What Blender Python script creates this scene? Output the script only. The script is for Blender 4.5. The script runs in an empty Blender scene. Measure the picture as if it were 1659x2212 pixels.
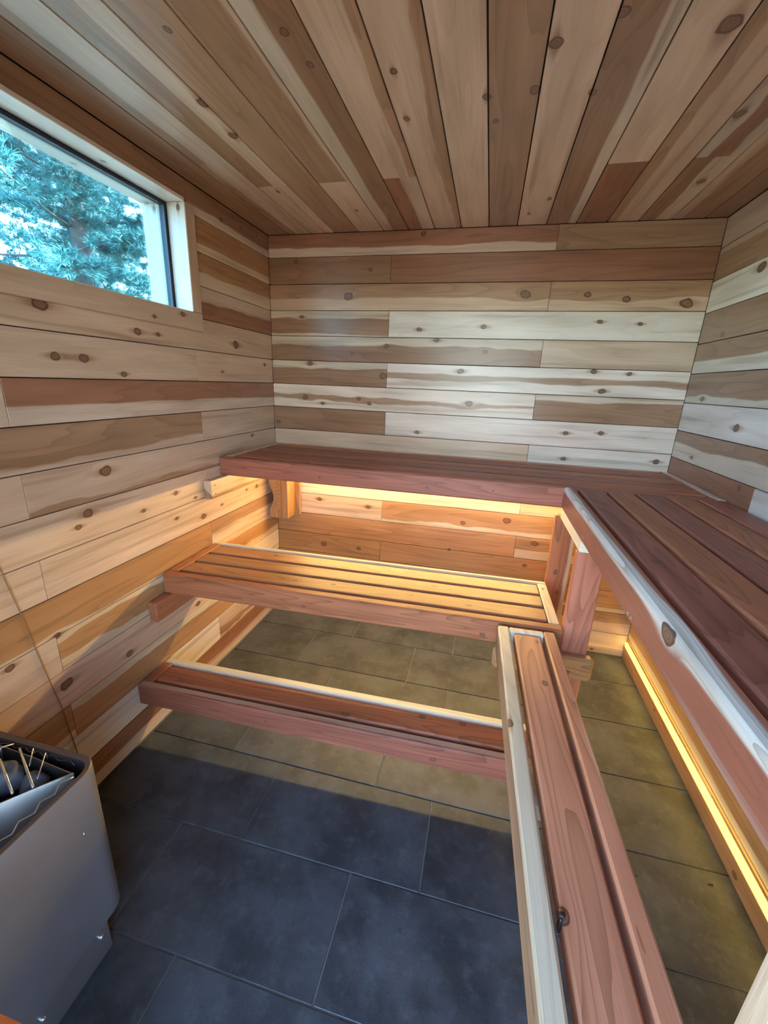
import bpy, bmesh, math, random
from mathutils import Vector, Matrix, noise as mnoise

random.seed(11)
scene = bpy.context.scene
COL = scene.collection

# ------------------------------------------------------------------ camera
cam_d = bpy.data.cameras.new('camera')
cam_d.sensor_fit = 'AUTO'
cam_d.sensor_width = 36.0
cam_d.lens = 909.156 / 2212.0 * 36.0
cam_d.clip_start = 0.02
cam = bpy.data.objects.new('camera', cam_d)
cam.location = (1.2460, -2.3693, 1.4570)
cam.rotation_euler = (math.radians(73.0019), math.radians(-2.2089), math.radians(13.6205))
COL.objects.link(cam)
scene.camera = cam

# ------------------------------------------------------------------ world, sun, exposure
SKY_STRENGTH = 1.75
SUN_STRENGTH = 36.0
LED_BACK = 128.0
LED_RIGHT = 4.6
EXPOSURE = 1.06
world = bpy.data.worlds.new('world')
scene.world = world
world.use_nodes = True
wn = world.node_tree.nodes
wl = world.node_tree.links
wn.clear()
sky = wn.new('ShaderNodeTexSky')
sky.sky_type = 'NISHITA'
sky.sun_disc = False
sky.sun_elevation = math.radians(42)
sky.sun_rotation = math.radians(60)
sky.altitude = 200
sky.air_density = 1.0
sky.dust_density = 0.8
sky.ozone_density = 2.4
bg = wn.new('ShaderNodeBackground')
bg.inputs['Strength'].default_value = SKY_STRENGTH
wo = wn.new('ShaderNodeOutputWorld')
wl.new(sky.outputs[0], bg.inputs['Color'])
wl.new(bg.outputs[0], wo.inputs['Surface'])

sun_d = bpy.data.lights.new('sun', 'SUN')
sun_d.energy = SUN_STRENGTH
sun_d.angle = math.radians(0.6)
sun_d.color = (1.0, 0.95, 0.86)
sun = bpy.data.objects.new('sun', sun_d)
# the sun stands behind the far right corner of the cabin, so it lights the trees outside but enters no opening
sun.rotation_euler = Vector((-0.62, -0.36, -0.72)).to_track_quat('-Z', 'Y').to_euler()
sun.location = (6, 4, 8)
COL.objects.link(sun)

vs = scene.view_settings
vs.view_transform = 'Standard'
vs.look = 'None'
vs.gamma = 1.0
vs.use_curve_mapping = False
vs.exposure = EXPOSURE
cy = scene.cycles
cy.max_bounces = 5
cy.diffuse_bounces = 3
cy.glossy_bounces = 3
cy.transmission_bounces = 4
cy.transparent_max_bounces = 8
cy.caustics_reflective = False
cy.caustics_refractive = False
cy.use_adaptive_sampling = True
cy.adaptive_threshold = 0.03
cy.use_denoising = True

# ------------------------------------------------------------------ room measures (metres)
W = 2.158          # left wall to right wall
H = 2.192          # floor to ceiling
YF = -2.62         # inside of the front wall (behind the camera)
ROW = 0.13         # plank face
TOPROW = 2.084     # lower edge of the topmost row


# ------------------------------------------------------------------ node helpers
def new_mat(name):
    m = bpy.data.materials.new(name)
    m.use_nodes = True
    m.node_tree.nodes.clear()
    return m


class G:
    """small wrapper that writes node maths as calls"""
    def __init__(self, mat):
        self.t = mat.node_tree

    def n(self, kind, **kw):
        nd = self.t.nodes.new(kind)
        for k, v in kw.items():
            setattr(nd, k, v)
        return nd

    def put(self, sock, v):
        if isinstance(v, bpy.types.NodeSocket):
            self.t.links.new(v, sock)
        else:
            sock.default_value = v

    def m(self, op, a, b=None, c=None, clamp=False):
        nd = self.n('ShaderNodeMath', operation=op)
        nd.use_clamp = clamp
        self.put(nd.inputs[0], a)
        if b is not None:
            self.put(nd.inputs[1], b)
        if c is not None:
            self.put(nd.inputs[2], c)
        return nd.outputs[0]

    def xyz(self, x, y, z):
        nd = self.n('ShaderNodeCombineXYZ')
        for i, v in enumerate((x, y, z)):
            self.put(nd.inputs[i], v)
        return nd.outputs[0]

    def sep(self, v):
        nd = self.n('ShaderNodeSeparateXYZ')
        self.put(nd.inputs[0], v)
        return nd.outputs

    def mix(self, f, a, b, blend='MIX'):
        nd = self.n('ShaderNodeMix', data_type='RGBA', blend_type=blend)
        self.put(nd.inputs[0], f)
        self.put(nd.inputs[6], a)
        self.put(nd.inputs[7], b)
        return nd.outputs[2]

    def noise(self, vec, scale=1.0, detail=2.0, rough=0.5, dim='3D'):
        nd = self.n('ShaderNodeTexNoise', noise_dimensions=dim)
        self.put(nd.inputs['Vector'], vec)
        nd.inputs['Scale'].default_value = scale
        nd.inputs['Detail'].default_value = detail
        nd.inputs['Roughness'].default_value = rough
        return nd.outputs[0]

    def step(self, x, lo, hi):
        nd = self.n('ShaderNodeMapRange', interpolation_type='SMOOTHSTEP')
        self.put(nd.inputs[0], x)
        self.put(nd.inputs[1], lo)
        self.put(nd.inputs[2], hi)
        return nd.outputs[0]

    def attr(self, name):
        return self.n('ShaderNodeAttribute', attribute_type='OBJECT', attribute_name=name)

    def bump(self, h, strength, dist=0.001):
        nd = self.n('ShaderNodeBump')
        nd.inputs['Strength'].default_value = strength
        nd.inputs['Distance'].default_value = dist
        self.put(nd.inputs['Height'], h)
        return nd.outputs[0]

    def finish(self, color, rough, normal=None, metallic=0.0, spec=0.5, **kw):
        p = self.n('ShaderNodeBsdfPrincipled')
        self.put(p.inputs['Base Color'], color)
        self.put(p.inputs['Roughness'], rough)
        self.put(p.inputs['Metallic'], metallic)
        p.inputs['Specular IOR Level'].default_value = spec
        if normal is not None:
            self.put(p.inputs['Normal'], normal)
        o = self.n('ShaderNodeOutputMaterial')
        self.t.links.new(p.outputs[0], o.inputs['Surface'])
        return p


def wood_material(name, rough, ring_gain, ring_count, spec, nk=5):
    """One cedar for every board: heartwood band, sapwood, rings and knots are read from the board's own properties."""
    mat = new_mat(name)
    g = G(mat)
    tc = g.n('ShaderNodeTexCoord')
    P = tc.outputs['Object']
    px, py, pz = g.sep(P)
    vd = g.attr('grain_axis')
    dot = g.n('ShaderNodeVectorMath', operation='DOT_PRODUCT')
    g.put(dot.inputs[0], P)
    g.put(dot.inputs[1], vd.outputs['Vector'])
    v = dot.outputs['Value']
    seed = g.m('MULTIPLY', g.attr('grain_seed').outputs['Fac'], 37.0)
    wob = g.noise(g.xyz(g.m('ADD', g.m('MULTIPLY', px, 40.0), seed), g.m('MULTIPLY', v, 40.0), 0.0), 1.0, 0.0, 0.5, '2D')
    wob = g.m('MULTIPLY', g.m('SUBTRACT', wob, 0.5), 0.5)
    gg = v
    ssum = None
    qmin = None
    for i in range(nk):
        kx, ky, kr = g.sep(g.attr('knot_%d' % i).outputs['Vector'])
        du = g.m('SUBTRACT', px, kx)
        dv = g.m('SUBTRACT', v, ky)
        r = g.m('MAXIMUM', g.m('MULTIPLY', kr, 0.85), 0.0004)
        du = g.m('DIVIDE', du, r)
        dn = g.m('DIVIDE', dv, r)
        du2 = g.m('MULTIPLY', du, du)
        dv2 = g.m('MULTIPLY', dn, dn)
        e = g.m('ADD', g.m('MULTIPLY', du2, 0.045), g.m('MULTIPLY', dv2, 0.30))
        a = g.m('POWER', 2.718, g.m('MULTIPLY', e, -1.0))
        gg = g.m('SUBTRACT', gg, g.m('MULTIPLY', g.m('MULTIPLY', dv, a), 0.85))
        e2 = g.m('ADD', g.m('MULTIPLY', g.m('ABSOLUTE', du), 0.33), g.m('MULTIPLY', dv2, 0.9))
        a2 = g.m('POWER', 2.718, g.m('MULTIPLY', e2, -1.0))
        q = g.m('SQRT', g.m('ADD', g.m('MULTIPLY', du2, 0.55), dv2))
        ssum = a2 if ssum is None else g.m('ADD', ssum, a2)
        qmin = q if qmin is None else g.m('MINIMUM', qmin, q)
    qmin = g.m('ADD', qmin, wob)
    us = g.m('ADD', px, seed)
    # heartwood band with a wandering edge
    hb0, hb1, hba = g.sep(g.attr('heart_band').outputs['Vector'])
    def edge_noise(k):
        lo = g.noise(g.xyz(g.m('MULTIPLY', us, 2.4), g.m('ADD', seed, k), 0.0), 1.0, 3.0, 0.55, '2D')
        w_ = g.m('MULTIPLY', g.m('SUBTRACT', lo, 0.5), 2.7)
        return g.m('ADD', gg, g.m('MULTIPLY', w_, hba))
    m0 = g.step(edge_noise(0.0), g.m('SUBTRACT', hb0, 0.004), g.m('ADD', hb0, 0.004))
    m1 = g.step(edge_noise(7.7), g.m('SUBTRACT', hb1, 0.004), g.m('ADD', hb1, 0.004))
    mask = g.m('MULTIPLY', m0, g.m('SUBTRACT', 1.0, m1))
    mask = g.m('MAXIMUM', mask, g.m('MULTIPLY', g.step(ssum, 0.14, 0.60), 0.8))
    # growth rings: contour lines of a stretched noise
    zz = g.m('MULTIPLY', pz, 10.0)
    nr = g.noise(g.xyz(g.m('MULTIPLY', us, 0.85), g.m('ADD', g.m('MULTIPLY', gg, 9.0), seed), zz), 1.0, 1.6, 0.45)
    fr = g.m('FRACT', g.m('MULTIPLY', nr, ring_count))
    line = g.m('POWER', fr, 3.0)
    fib = g.noise(g.xyz(g.m('MULTIPLY', us, 9.0), g.m('MULTIPLY', gg, 420.0), g.m('MULTIPLY', pz, 420.0)), 1.0, 1.0, 0.6)
    broad = g.noise(g.xyz(g.m('MULTIPLY', us, 2.2), g.m('ADD', g.m('MULTIPLY', gg, 14.0), seed), zz), 1.0, 1.5, 0.55)
    streak = g.step(g.noise(g.xyz(g.m('MULTIPLY', us, 1.1), g.m('ADD', g.m('MULTIPLY', gg, 30.0), seed), zz), 1.0, 1.6, 0.6), 0.52, 0.72)
    mask = g.m('MAXIMUM', mask, g.m('MULTIPLY', streak, 0.30))
    col = g.mix(mask, g.attr('sap_color').outputs['Color'], g.attr('heart_color').outputs['Color'])
    gain = g.m('MULTIPLY', line, ring_gain)
    gain = g.m('MULTIPLY', gain, g.m('ADD', 0.35, g.m('MULTIPLY', mask, 0.65)))
    val = g.m('SUBTRACT', 1.0, gain)
    val = g.m('MULTIPLY', val, g.m('ADD', 0.86, g.m('MULTIPLY', fib, 0.28)))
    val = g.m('MULTIPLY', val, g.m('ADD', 0.68, g.m('MULTIPLY', broad, 0.62)))
    val = g.m('MULTIPLY', val, g.m('SUBTRACT', 1.0, g.m('MULTIPLY', streak, 0.16)))
    col = g.mix(1.0, col, g.xyz(val, g.m('POWER', val, 1.12), g.m('POWER', val, 1.3)), 'MULTIPLY')
    # knots
    core = g.m('SUBTRACT', 1.0, g.step(qmin, 0.82, 1.0))
    rim = g.m('MULTIPLY', g.step(qmin, 0.66, 0.86), g.m('SUBTRACT', 1.0, g.step(qmin, 0.9, 1.08)))
    kc = g.mix(g.m('FRACT', g.m('MULTIPLY', qmin, 2.6)), (0.30, 0.150, 0.080, 1), (0.12, 0.052, 0.028, 1))
    col = g.mix(g.m('MULTIPLY', core, 0.92), col, kc)
    col = g.mix(g.m('MULTIPLY', rim, 0.8), col, (0.070, 0.030, 0.018, 1))
    nrm = g.bump(g.noise(g.xyz(g.m('MULTIPLY', px, 9.0), g.m('MULTIPLY', v, 300.0), 0.0), 1.0, 1.0, 0.5, '2D'), 0.22, 0.0010)
    g.finish(col, rough, nrm, spec=spec)
    return mat


MAT_WALL = wood_material('cedar_wall_boards', 0.30, 0.22, 11.0, 0.5)
MAT_BENCH = wood_material('cedar_bench_lumber', 0.46, 0.36, 16.0, 0.45)


def plain(name, color, rough, metallic=0.0, spec=0.5, nscale=30.0, namp=0.15, bump=0.0):
    mat = new_mat(name)
    g = G(mat)
    tc = g.n('ShaderNodeTexCoord')
    nz = g.noise(tc.outputs['Object'], nscale, 3.0, 0.6)
    k = g.m('ADD', 1.0 - namp, g.m('MULTIPLY', nz, 2 * namp))
    c = g.mix(1.0, (*color, 1), g.xyz(k, k, k), 'MULTIPLY')
    g.finish(c, rough, g.bump(nz, bump, 0.002) if bump else None, metallic, spec)
    return mat


def emit(name, color, strength):
    mat = new_mat(name)
    g = G(mat)
    e = g.n('ShaderNodeEmission')
    e.inputs[0].default_value = (*color, 1)
    e.inputs[1].default_value = strength
    o = g.n('ShaderNodeOutputMaterial')
    g.t.links.new(e.outputs[0], o.inputs[0])
    return mat


def glass(name, tint, gloss):
    mat = new_mat(name)
    g = G(mat)
    t = g.n('ShaderNodeBsdfTransparent')
    t.inputs[0].default_value = (*tint, 1)
    s = g.n('ShaderNodeBsdfGlossy')
    s.inputs['Roughness'].default_value = 0.02
    fr = g.n('ShaderNodeFresnel')
    fr.inputs[0].default_value = 1.45
    mx = g.n('ShaderNodeMixShader')
    g.put(mx.inputs[0], g.m('MULTIPLY', fr.outputs[0], gloss))
    g.t.links.new(t.outputs[0], mx.inputs[1])
    g.t.links.new(s.outputs[0], mx.inputs[2])
    o = g.n('ShaderNodeOutputMaterial')
    g.t.links.new(mx.outputs[0], o.inputs[0])
    return mat


def tile_material():
    mat = new_mat('slate_tile')
    g = G(mat)
    geo = g.n('ShaderNodeNewGeometry')
    oi = g.n('ShaderNodeObjectInfo')
    P = geo.outputs['Position']
    rnd = oi.outputs['Random']
    off = g.n('ShaderNodeVectorMath', operation='ADD')
    g.put(off.inputs[0], P)
    g.put(off.inputs[1], g.xyz(g.m('MULTIPLY', rnd, 31.0), g.m('MULTIPLY', rnd, 17.0), 0.0))
    big = g.noise(off.outputs[0], 5.0, 4.0, 0.62)
    mid = g.noise(off.outputs[0], 22.0, 4.0, 0.65)
    fine = g.noise(off.outputs[0], 160.0, 2.0, 0.6)
    c = g.mix(g.step(big, 0.34, 0.66), (0.038, 0.048, 0.058, 1), (0.084, 0.103, 0.122, 1))
    c = g.mix(g.m('MULTIPLY', g.step(mid, 0.48, 0.75), 0.45), c, (0.145, 0.165, 0.185, 1))
    k = g.m('ADD', 0.85, g.m('MULTIPLY', fine, 0.3))
    k = g.m('MULTIPLY', k, g.m('ADD', 0.88, g.m('MULTIPLY', rnd, 0.24)))
    c = g.mix(1.0, c, g.xyz(k, k, k), 'MULTIPLY')
    # dried drips
    vo = g.n('ShaderNodeTexVoronoi', feature='F1')
    g.put(vo.inputs['Vector'], P)
    vo.inputs['Scale'].default_value = 15.0
    gate = g.step(g.noise(P, 2.3, 1.0), 0.52, 0.62)
    rr = g.m('ADD', 0.02, g.m('MULTIPLY', g.sep(vo.outputs['Color'])[0], 0.13))
    drop = g.m('MULTIPLY', g.m('LESS_THAN', vo.outputs['Distance'], rr), gate)
    c = g.mix(g.m('MULTIPLY', drop, 0.65), c, (0.03, 0.03, 0.028, 1))
    h = g.m('ADD', g.m('MULTIPLY', mid, 1.0), g.m('MULTIPLY', fine, 0.35))
    g.finish(c, g.m('ADD', 0.40, g.m('MULTIPLY', mid, 0.25)), g.bump(h, 0.5, 0.0025), spec=0.5)
    return mat


def steel_material(name, col, rough, metallic=0.9):
    mat = new_mat(name)
    g = G(mat)
    tc = g.n('ShaderNodeTexCoord')
    P = tc.outputs['Object']
    x, y, z = g.sep(P)
    st = g.noise(g.xyz(g.m('MULTIPLY', x, 30.0), g.m('MULTIPLY', y, 30.0), g.m('MULTIPLY', z, 900.0)), 1.0, 2.0)
    sm = g.noise(P, 6.0, 4.0, 0.6)
    k = g.m('ADD', 0.78, g.m('MULTIPLY', sm, 0.4))
    c = g.mix(1.0, (*col, 1), g.xyz(k, k, k), 'MULTIPLY')
    g.finish(c, g.m('ADD', rough - 0.06, g.m('MULTIPLY', sm, 0.14)), g.bump(st, 0.06, 0.001), metallic)
    return mat


MAT_TILE = tile_material()
MAT_GROUT = plain('grout', (0.27, 0.27, 0.25), 0.9, nscale=60)
MAT_BACKING = plain('dark_backing', (0.030, 0.020, 0.014), 0.95)
MAT_OUTSIDE = plain('exterior_siding', (0.30, 0.22, 0.16), 0.8)
MAT_STEEL = steel_material('brushed_steel', (0.28, 0.30, 0.36), 0.42, 0.65)
MAT_RIM = steel_material('dark_steel', (0.20, 0.17, 0.16), 0.45)
MAT_LINER = steel_material('bright_steel', (0.36, 0.32, 0.28), 0.40)
MAT_WIRE = steel_material('polished_wire', (0.80, 0.80, 0.80), 0.22)
MAT_BLACK = plain('black_cavity', (0.012, 0.012, 0.012), 0.8)
MAT_STONE = plain('heater_stone', (0.17, 0.175, 0.19), 0.85, nscale=45, namp=0.5, bump=0.9)
MAT_GASKET = plain('dark_gasket', (0.025, 0.028, 0.04), 0.5)
MAT_LED_B = emit('warm_led_back', (1.0, 0.735, 0.25), LED_BACK)
MAT_LED_R = emit('warm_led_right', (1.0, 0.58, 0.045), LED_RIGHT)
MAT_PANE = glass('window_glass', (0.70, 0.92, 1.0), 0.6)
MAT_DOORGLASS = glass('door_glass', (0.95, 0.97, 0.97), 0.6)
MAT_CABLE = plain('brown_cable', (0.34, 0.19, 0.10), 0.5)
MAT_BARK = plain('bark', (0.10, 0.085, 0.075), 0.9, nscale=14, namp=0.45, bump=0.8)
MAT_NEEDLE = plain('needles', (0.045, 0.185, 0.185), 0.6, nscale=2.5, namp=0.5)
MAT_GROUND = plain('forest_ground', (0.20, 0.185, 0.155), 0.95, nscale=3, namp=0.3)


# ------------------------------------------------------------------ object helpers
def link(o, parent=None):
    COL.objects.link(o)
    if parent is not None:
        o.parent = parent
    return o


def mesh_obj(name, verts, faces, mat, parent=None, smooth=False):
    me = bpy.data.meshes.new(name)
    me.from_pydata(verts, [], faces)
    me.update()
    if smooth:
        me.polygons.foreach_set('use_smooth', [True] * len(me.polygons))
    me.materials.append(mat)
    return link(bpy.data.objects.new(name, me), parent)


def tag(o, label, cat, group=None):
    o['label'] = label
    o['category'] = cat
    if group:
        o['group'] = group
    return o


def struct(o, label=None):
    o['kind'] = 'structure'
    if label:
        o['label'] = label
    return o


def thing(name, label, cat, loc=(0, 0, 0), rotz=0.0, group=None):
    o = bpy.data.objects.new(name, None)
    o.empty_display_size = 0.05
    o.location = loc
    o.rotation_euler = (0, 0, rotz)
    link(o)
    return tag(o, label, cat, group)


def boxes(name, specs, mat, parent=None):
    vs_, fs = [], []
    for (x0, x1, y0, y1, z0, z1) in specs:
        b = len(vs_)
        vs_ += [(x0, y0, z0), (x1, y0, z0), (x1, y1, z0), (x0, y1, z0), (x0, y0, z1), (x1, y0, z1), (x1, y1, z1), (x0, y1, z1)]
        fs += [tuple(b + i for i in f) for f in ((3, 2, 1, 0), (4, 5, 6, 7), (0, 1, 5, 4), (1, 2, 6, 5), (2, 3, 7, 6), (3, 0, 4, 7))]
    return mesh_obj(name, vs_, fs, mat, parent)


def board_mesh(name, L, wd, th, c, ce):
    """a board: 0..L along x, 0..wd along y, -th..0 in z, long edges eased by c, end edges by ce"""
    sec = [(c, 0), (wd - c, 0), (wd, -c), (wd, -th + c), (wd - c, -th), (c, -th), (0, -th + c), (0, -c)]
    verts = []
    for x, ins in ((0, ce), (ce, 0), (L - ce, 0), (L, ce)):
        for (y, z) in sec:
            yy = min(max(y, ins), wd - ins)
            zz = min(max(z, -th + ins), -ins)
            verts.append((x, yy, zz))
    faces = [tuple(range(7, -1, -1)) if False else tuple(range(0, 8)), tuple(range(31, 23, -1))]
    for s in range(3):
        for i in range(8):
            j = (i + 1) % 8
            faces.append((s * 8 + i, s * 8 + 8 + i, s * 8 + 8 + j, s * 8 + j))
    me = bpy.data.meshes.new(name)
    me.from_pydata(verts, [], faces)
    me.update()
    return me


TONES = {            # sapwood colour, heartwood colour
    'P': ((0.70, 0.505, 0.36), (0.42, 0.235, 0.135)),
    'W': ((0.83, 0.69, 0.565), (0.44, 0.27, 0.165)),
    'T': ((0.64, 0.45, 0.315), (0.44, 0.255, 0.145)),
    'B': ((0.68, 0.54, 0.40), (0.36, 0.195, 0.11)),
    'R': ((0.66, 0.50, 0.38), (0.35, 0.155, 0.085)),
    'O': ((0.72, 0.56, 0.38), (0.50, 0.265, 0.12)),
    'C': ((0.78, 0.55, 0.36), (0.49, 0.170, 0.078)),     # bench cedar
    'D': ((0.60, 0.40, 0.28), (0.37, 0.125, 0.080)),     # dark bench cedar
    'K': ((0.82, 0.72, 0.52), (0.56, 0.36, 0.22)),       # pale bench cedar
    'S': ((0.84, 0.76, 0.62), (0.47, 0.19, 0.11)),     # two-tone bench cedar
}


def paint(o, tone, band, amp, knots, axis=(0, 1, 0), jitter=0.07):
    sap, heart = TONES[tone]
    k = 1.0 + random.uniform(-jitter, jitter)
    w_ = random.uniform(-0.03, 0.03)
    o['sap_color'] = [sap[0] * k * (1 + w_), sap[1] * k, sap[2] * k * (1 - w_)]
    o['heart_color'] = [heart[0] * k * (1 + w_), heart[1] * k, heart[2] * k * (1 - w_)]
    o['heart_band'] = [band[0], band[1], amp]
    o['grain_axis'] = list(axis)
    o['grain_seed'] = random.random() * 5.0
    for i in range(5):
        o['knot_%d' % i] = list(knots[i]) if i < len(knots) else [0.0, -9.0, 0.0]


NO_HEART = (-8.0, -7.0)
ALL_HEART = (-8.0, 8.0)


def frame(o, X, Y):
    X = Vector(X).normalized()
    Y = Vector(Y).normalized()
    Z = X.cross(Y)
    m = Matrix((X, Y, Z)).transposed().to_4x4()
    m.translation = Vector(o)
    return m


def lumber(parent, name, org, X, Y, L, wd, th, tone='C', band=ALL_HEART, amp=0.006, knots=(), c=0.004, ce=0.003, axis=(0, 1, 0.9), mat=None, label=None):
    me = board_mesh(name, L, wd, th, c, ce)
    me.materials.append(mat or MAT_BENCH)
    o = bpy.data.objects.new(name, me)
    link(o, parent)
    o.matrix_local = frame(org, X, Y)
    paint(o, tone, band, amp, knots, axis)
    if label:
        o['label'] = label
    return o


# ------------------------------------------------------------------ floor
floor = struct(boxes('floor', [(-0.18, W + 0.18, YF - 0.18, 0.18, -0.12, -0.004)], MAT_GROUT))
TX = {0: (0.600, 1.197, 1.797), 1: (0.382, 0.983, 1.585)}
edges_y = [0.0, -0.270] + [-0.270 - 0.3035 * i for i in range(1, 8)] + [YF]
for r in range(len(edges_y) - 1):
    y1, y0 = edges_y[r], edges_y[r + 1]
    xs = [0.0] + list(TX[r % 2]) + [W]
    for i in range(len(xs) - 1):
        x0, x1 = xs[i], xs[i + 1]
        gx = 0.002
        me = board_mesh('tile', x1 - x0 - 2 * gx, y1 - y0 - 2 * gx, 0.012, 0.0014, 0.0014)
        me.materials.append(MAT_TILE)
        t = link(bpy.data.objects.new('tile', me), floor)
        t.location = (x0 + gx, y0 + gx, random.uniform(-0.0006, 0.0006))

# ------------------------------------------------------------------ walls and ceiling, plank by plank
WIN_Y0, WIN_Y1, WIN_Z0, WIN_Z1 = -1.76, -0.692, 1.712, 2.105
wall_back = struct(boxes('wall_back', [(-0.18, W + 0.18, 0.015, 0.18, -0.004, H + 0.015)], MAT_BACKING))
hz0, hz1, hy0, hy1 = WIN_Z0 - 0.0145, WIN_Z1 + 0.0145, WIN_Y0 - 0.0145, WIN_Y1 + 0.0145
wall_left = struct(boxes('wall_left', [
    (-0.18, -0.015, YF, 0.015, -0.004, hz0), (-0.18, -0.015, YF, 0.015, hz1, H + 0.015),
    (-0.18, -0.015, hy1, 0.015, hz0, hz1), (-0.18, -0.015, YF, hy0, hz0, hz1)], MAT_BACKING))
wall_right = struct(boxes('wall_right', [(W + 0.015, W + 0.18, YF, 0.015, -0.004, H + 0.015)], MAT_BACKING))
ceiling = struct(boxes('ceiling', [(-0.18, W + 0.18, YF - 0.12, 0.18, H + 0.015, H + 0.12)], MAT_BACKING))

KN_BACK = [(0.457,1.894,0.022), (1.365,1.900,0.022), (1.649,1.895,0.016), (1.819,1.876,0.016), (2.076,1.858,0.024), (0.850,1.734,0.012), (1.182,1.751,0.013), (1.724,1.778,0.011), (1.899,1.770,0.010), (0.189,1.791,0.011), (0.678,1.649,0.013), (0.947,1.683,0.012), (1.199,1.632,0.012), (0.483,1.607,0.008), (0.235,1.549,0.015), (0.664,1.496,0.019), (1.085,1.533,0.015), (1.734,1.552,0.012), (1.896,1.546,0.011), (1.786,1.461,0.014), (0.204,1.362,0.016), (0.310,1.333,0.010), (0.528,1.366,0.010), (0.589,1.344,0.011), (1.144,1.370,0.017), (1.356,1.404,0.015), (0.027,1.214,0.013), (0.873,1.201,0.011), (1.651,1.246,0.012), (1.818,1.256,0.012), (1.660,1.113,0.012), (2.096,1.131,0.014), (0.162,2.065,0.011), (0.577,2.018,0.009), (0.845,2.173,0.014), (0.286,0.753,0.014), (0.601,0.736,0.014), (1.174,0.699,0.015), (1.416,0.741,0.020), (0.316,0.458,0.018), (0.548,0.457,0.014), (1.583,0.622,0.018), (1.108,0.525,0.010), (1.545,0.483,0.013)]
KN_LEFT = [(-1.341,1.632,0.020), (-0.996,1.600,0.015), (-0.895,1.601,0.009), (-0.369,1.611,0.020), (-1.321,1.496,0.014), (-1.228,1.496,0.015), (-1.081,1.453,0.011), (-0.497,1.480,0.008), (-0.091,1.531,0.010), (-1.215,1.133,0.021), (-1.306,1.009,0.017), (-1.346,0.974,0.010), (-1.076,0.953,0.009), (-0.893,0.979,0.011), (-0.774,0.929,0.008), (-0.729,0.827,0.015), (-0.904,0.869,0.009), (-0.580,0.844,0.008), (-0.241,0.863,0.012), (-0.349,0.867,0.009), (-1.270,0.843,0.015), (-1.427,0.844,0.011), (-1.220,0.873,0.009), (-1.293,0.857,0.008), (-1.233,0.421,0.014), (-0.826,0.418,0.014), (-1.483,0.475,0.020), (-1.624,0.640,0.012), (-1.482,0.655,0.012), (-0.262,1.156,0.010), (-0.428,2.127,0.010), (-0.268,2.145,0.010), (-0.117,2.155,0.008)]
KN_RIGHT = [(-0.375,1.914,0.020), (-0.207,1.706,0.013), (-0.499,1.347,0.017), (-0.212,1.192,0.009), (-0.175,1.445,0.013), (-0.626,1.144,0.012)]
KN_CEIL = [(-1.067,0.374,0.017), (-0.904,0.366,0.016), (-0.500,0.315,0.009), (-1.259,0.720,0.012), (-1.155,0.737,0.011), (-1.098,0.933,0.011), (-0.903,0.929,0.011), (-0.963,1.157,0.013), (-1.122,1.307,0.018), (-1.184,1.427,0.016), (-0.938,1.422,0.013), (-0.286,1.398,0.011), (-0.139,1.330,0.009), (-1.116,1.648,0.026), (-0.971,1.277,0.015), (-0.851,1.180,0.011), (-1.311,0.463,0.010), (-0.268,0.581,0.010), (-0.370,1.903,0.016), (-0.784,1.826,0.016)]

SIDES = {   # parent, direction along the board, direction across it, point of (a, b) on the wall face
    'back': (wall_back, (1, 0, 0), (0, 0, 1), lambda a, b: (a, 0, b), KN_BACK, 1),
    'left': (wall_left, (0, 1, 0), (0, 0, 1), lambda a, b: (0, a, b), KN_LEFT, 1),
    'right': (wall_right, (0, -1, 0), (0, 0, 1), lambda a, b: (W, a, b), KN_RIGHT, -1),
    'ceil': (ceiling, (0, 1, 0), (1, 0, 0), lambda a, b: (b, a, H), KN_CEIL, 1),
}


def plank(side, a0, a1, b0, b1, tone='P', band=None, amp=0.10):
    """band: heartwood between two fractions of the face, 0 at the lower (or left) edge"""
    parent, X, Y, pt, kn, sgn = SIDES[side]
    gap = 0.0019 if side == 'ceil' else 0.0014
    lo, hi = a0 + gap * 0.6, a1 - gap * 0.6
    start = lo if sgn > 0 else hi
    wd = b1 - b0 - 2 * gap
    me = board_mesh('plank', hi - lo, wd, 0.0145, 0.0012, 0.0006)
    me.materials.append(MAT_WALL)
    o = link(bpy.data.objects.new('plank', me), parent)
    dz = random.uniform(-0.0006, 0.0)
    m = frame(pt(start, b0 + gap), X, Y)
    m.translation = m.translation + m.col[2].to_3d() * dz
    o.matrix_local = m
    ks = [((a - start) * sgn, b - b0 - gap, r) for (a, b, r) in kn if lo < a < hi and b0 - 0.004 < b < b1 + 0.004]
    if band is None:
        bd = NO_HEART
    elif band == 'all':
        bd = ALL_HEART
    else:
        bd = (band[0] * wd if band[0] > 0 else -8.0, band[1] * wd if band[1] < 1 else 8.0)
    paint(o, tone, bd, amp * ROW, ks[:5])
    return o


def zrow(r):
    top = H if r == 0 else TOPROW - ROW * (r - 1)
    bot = TOPROW - ROW * r
    return max(bot, 0.002), top


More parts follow.
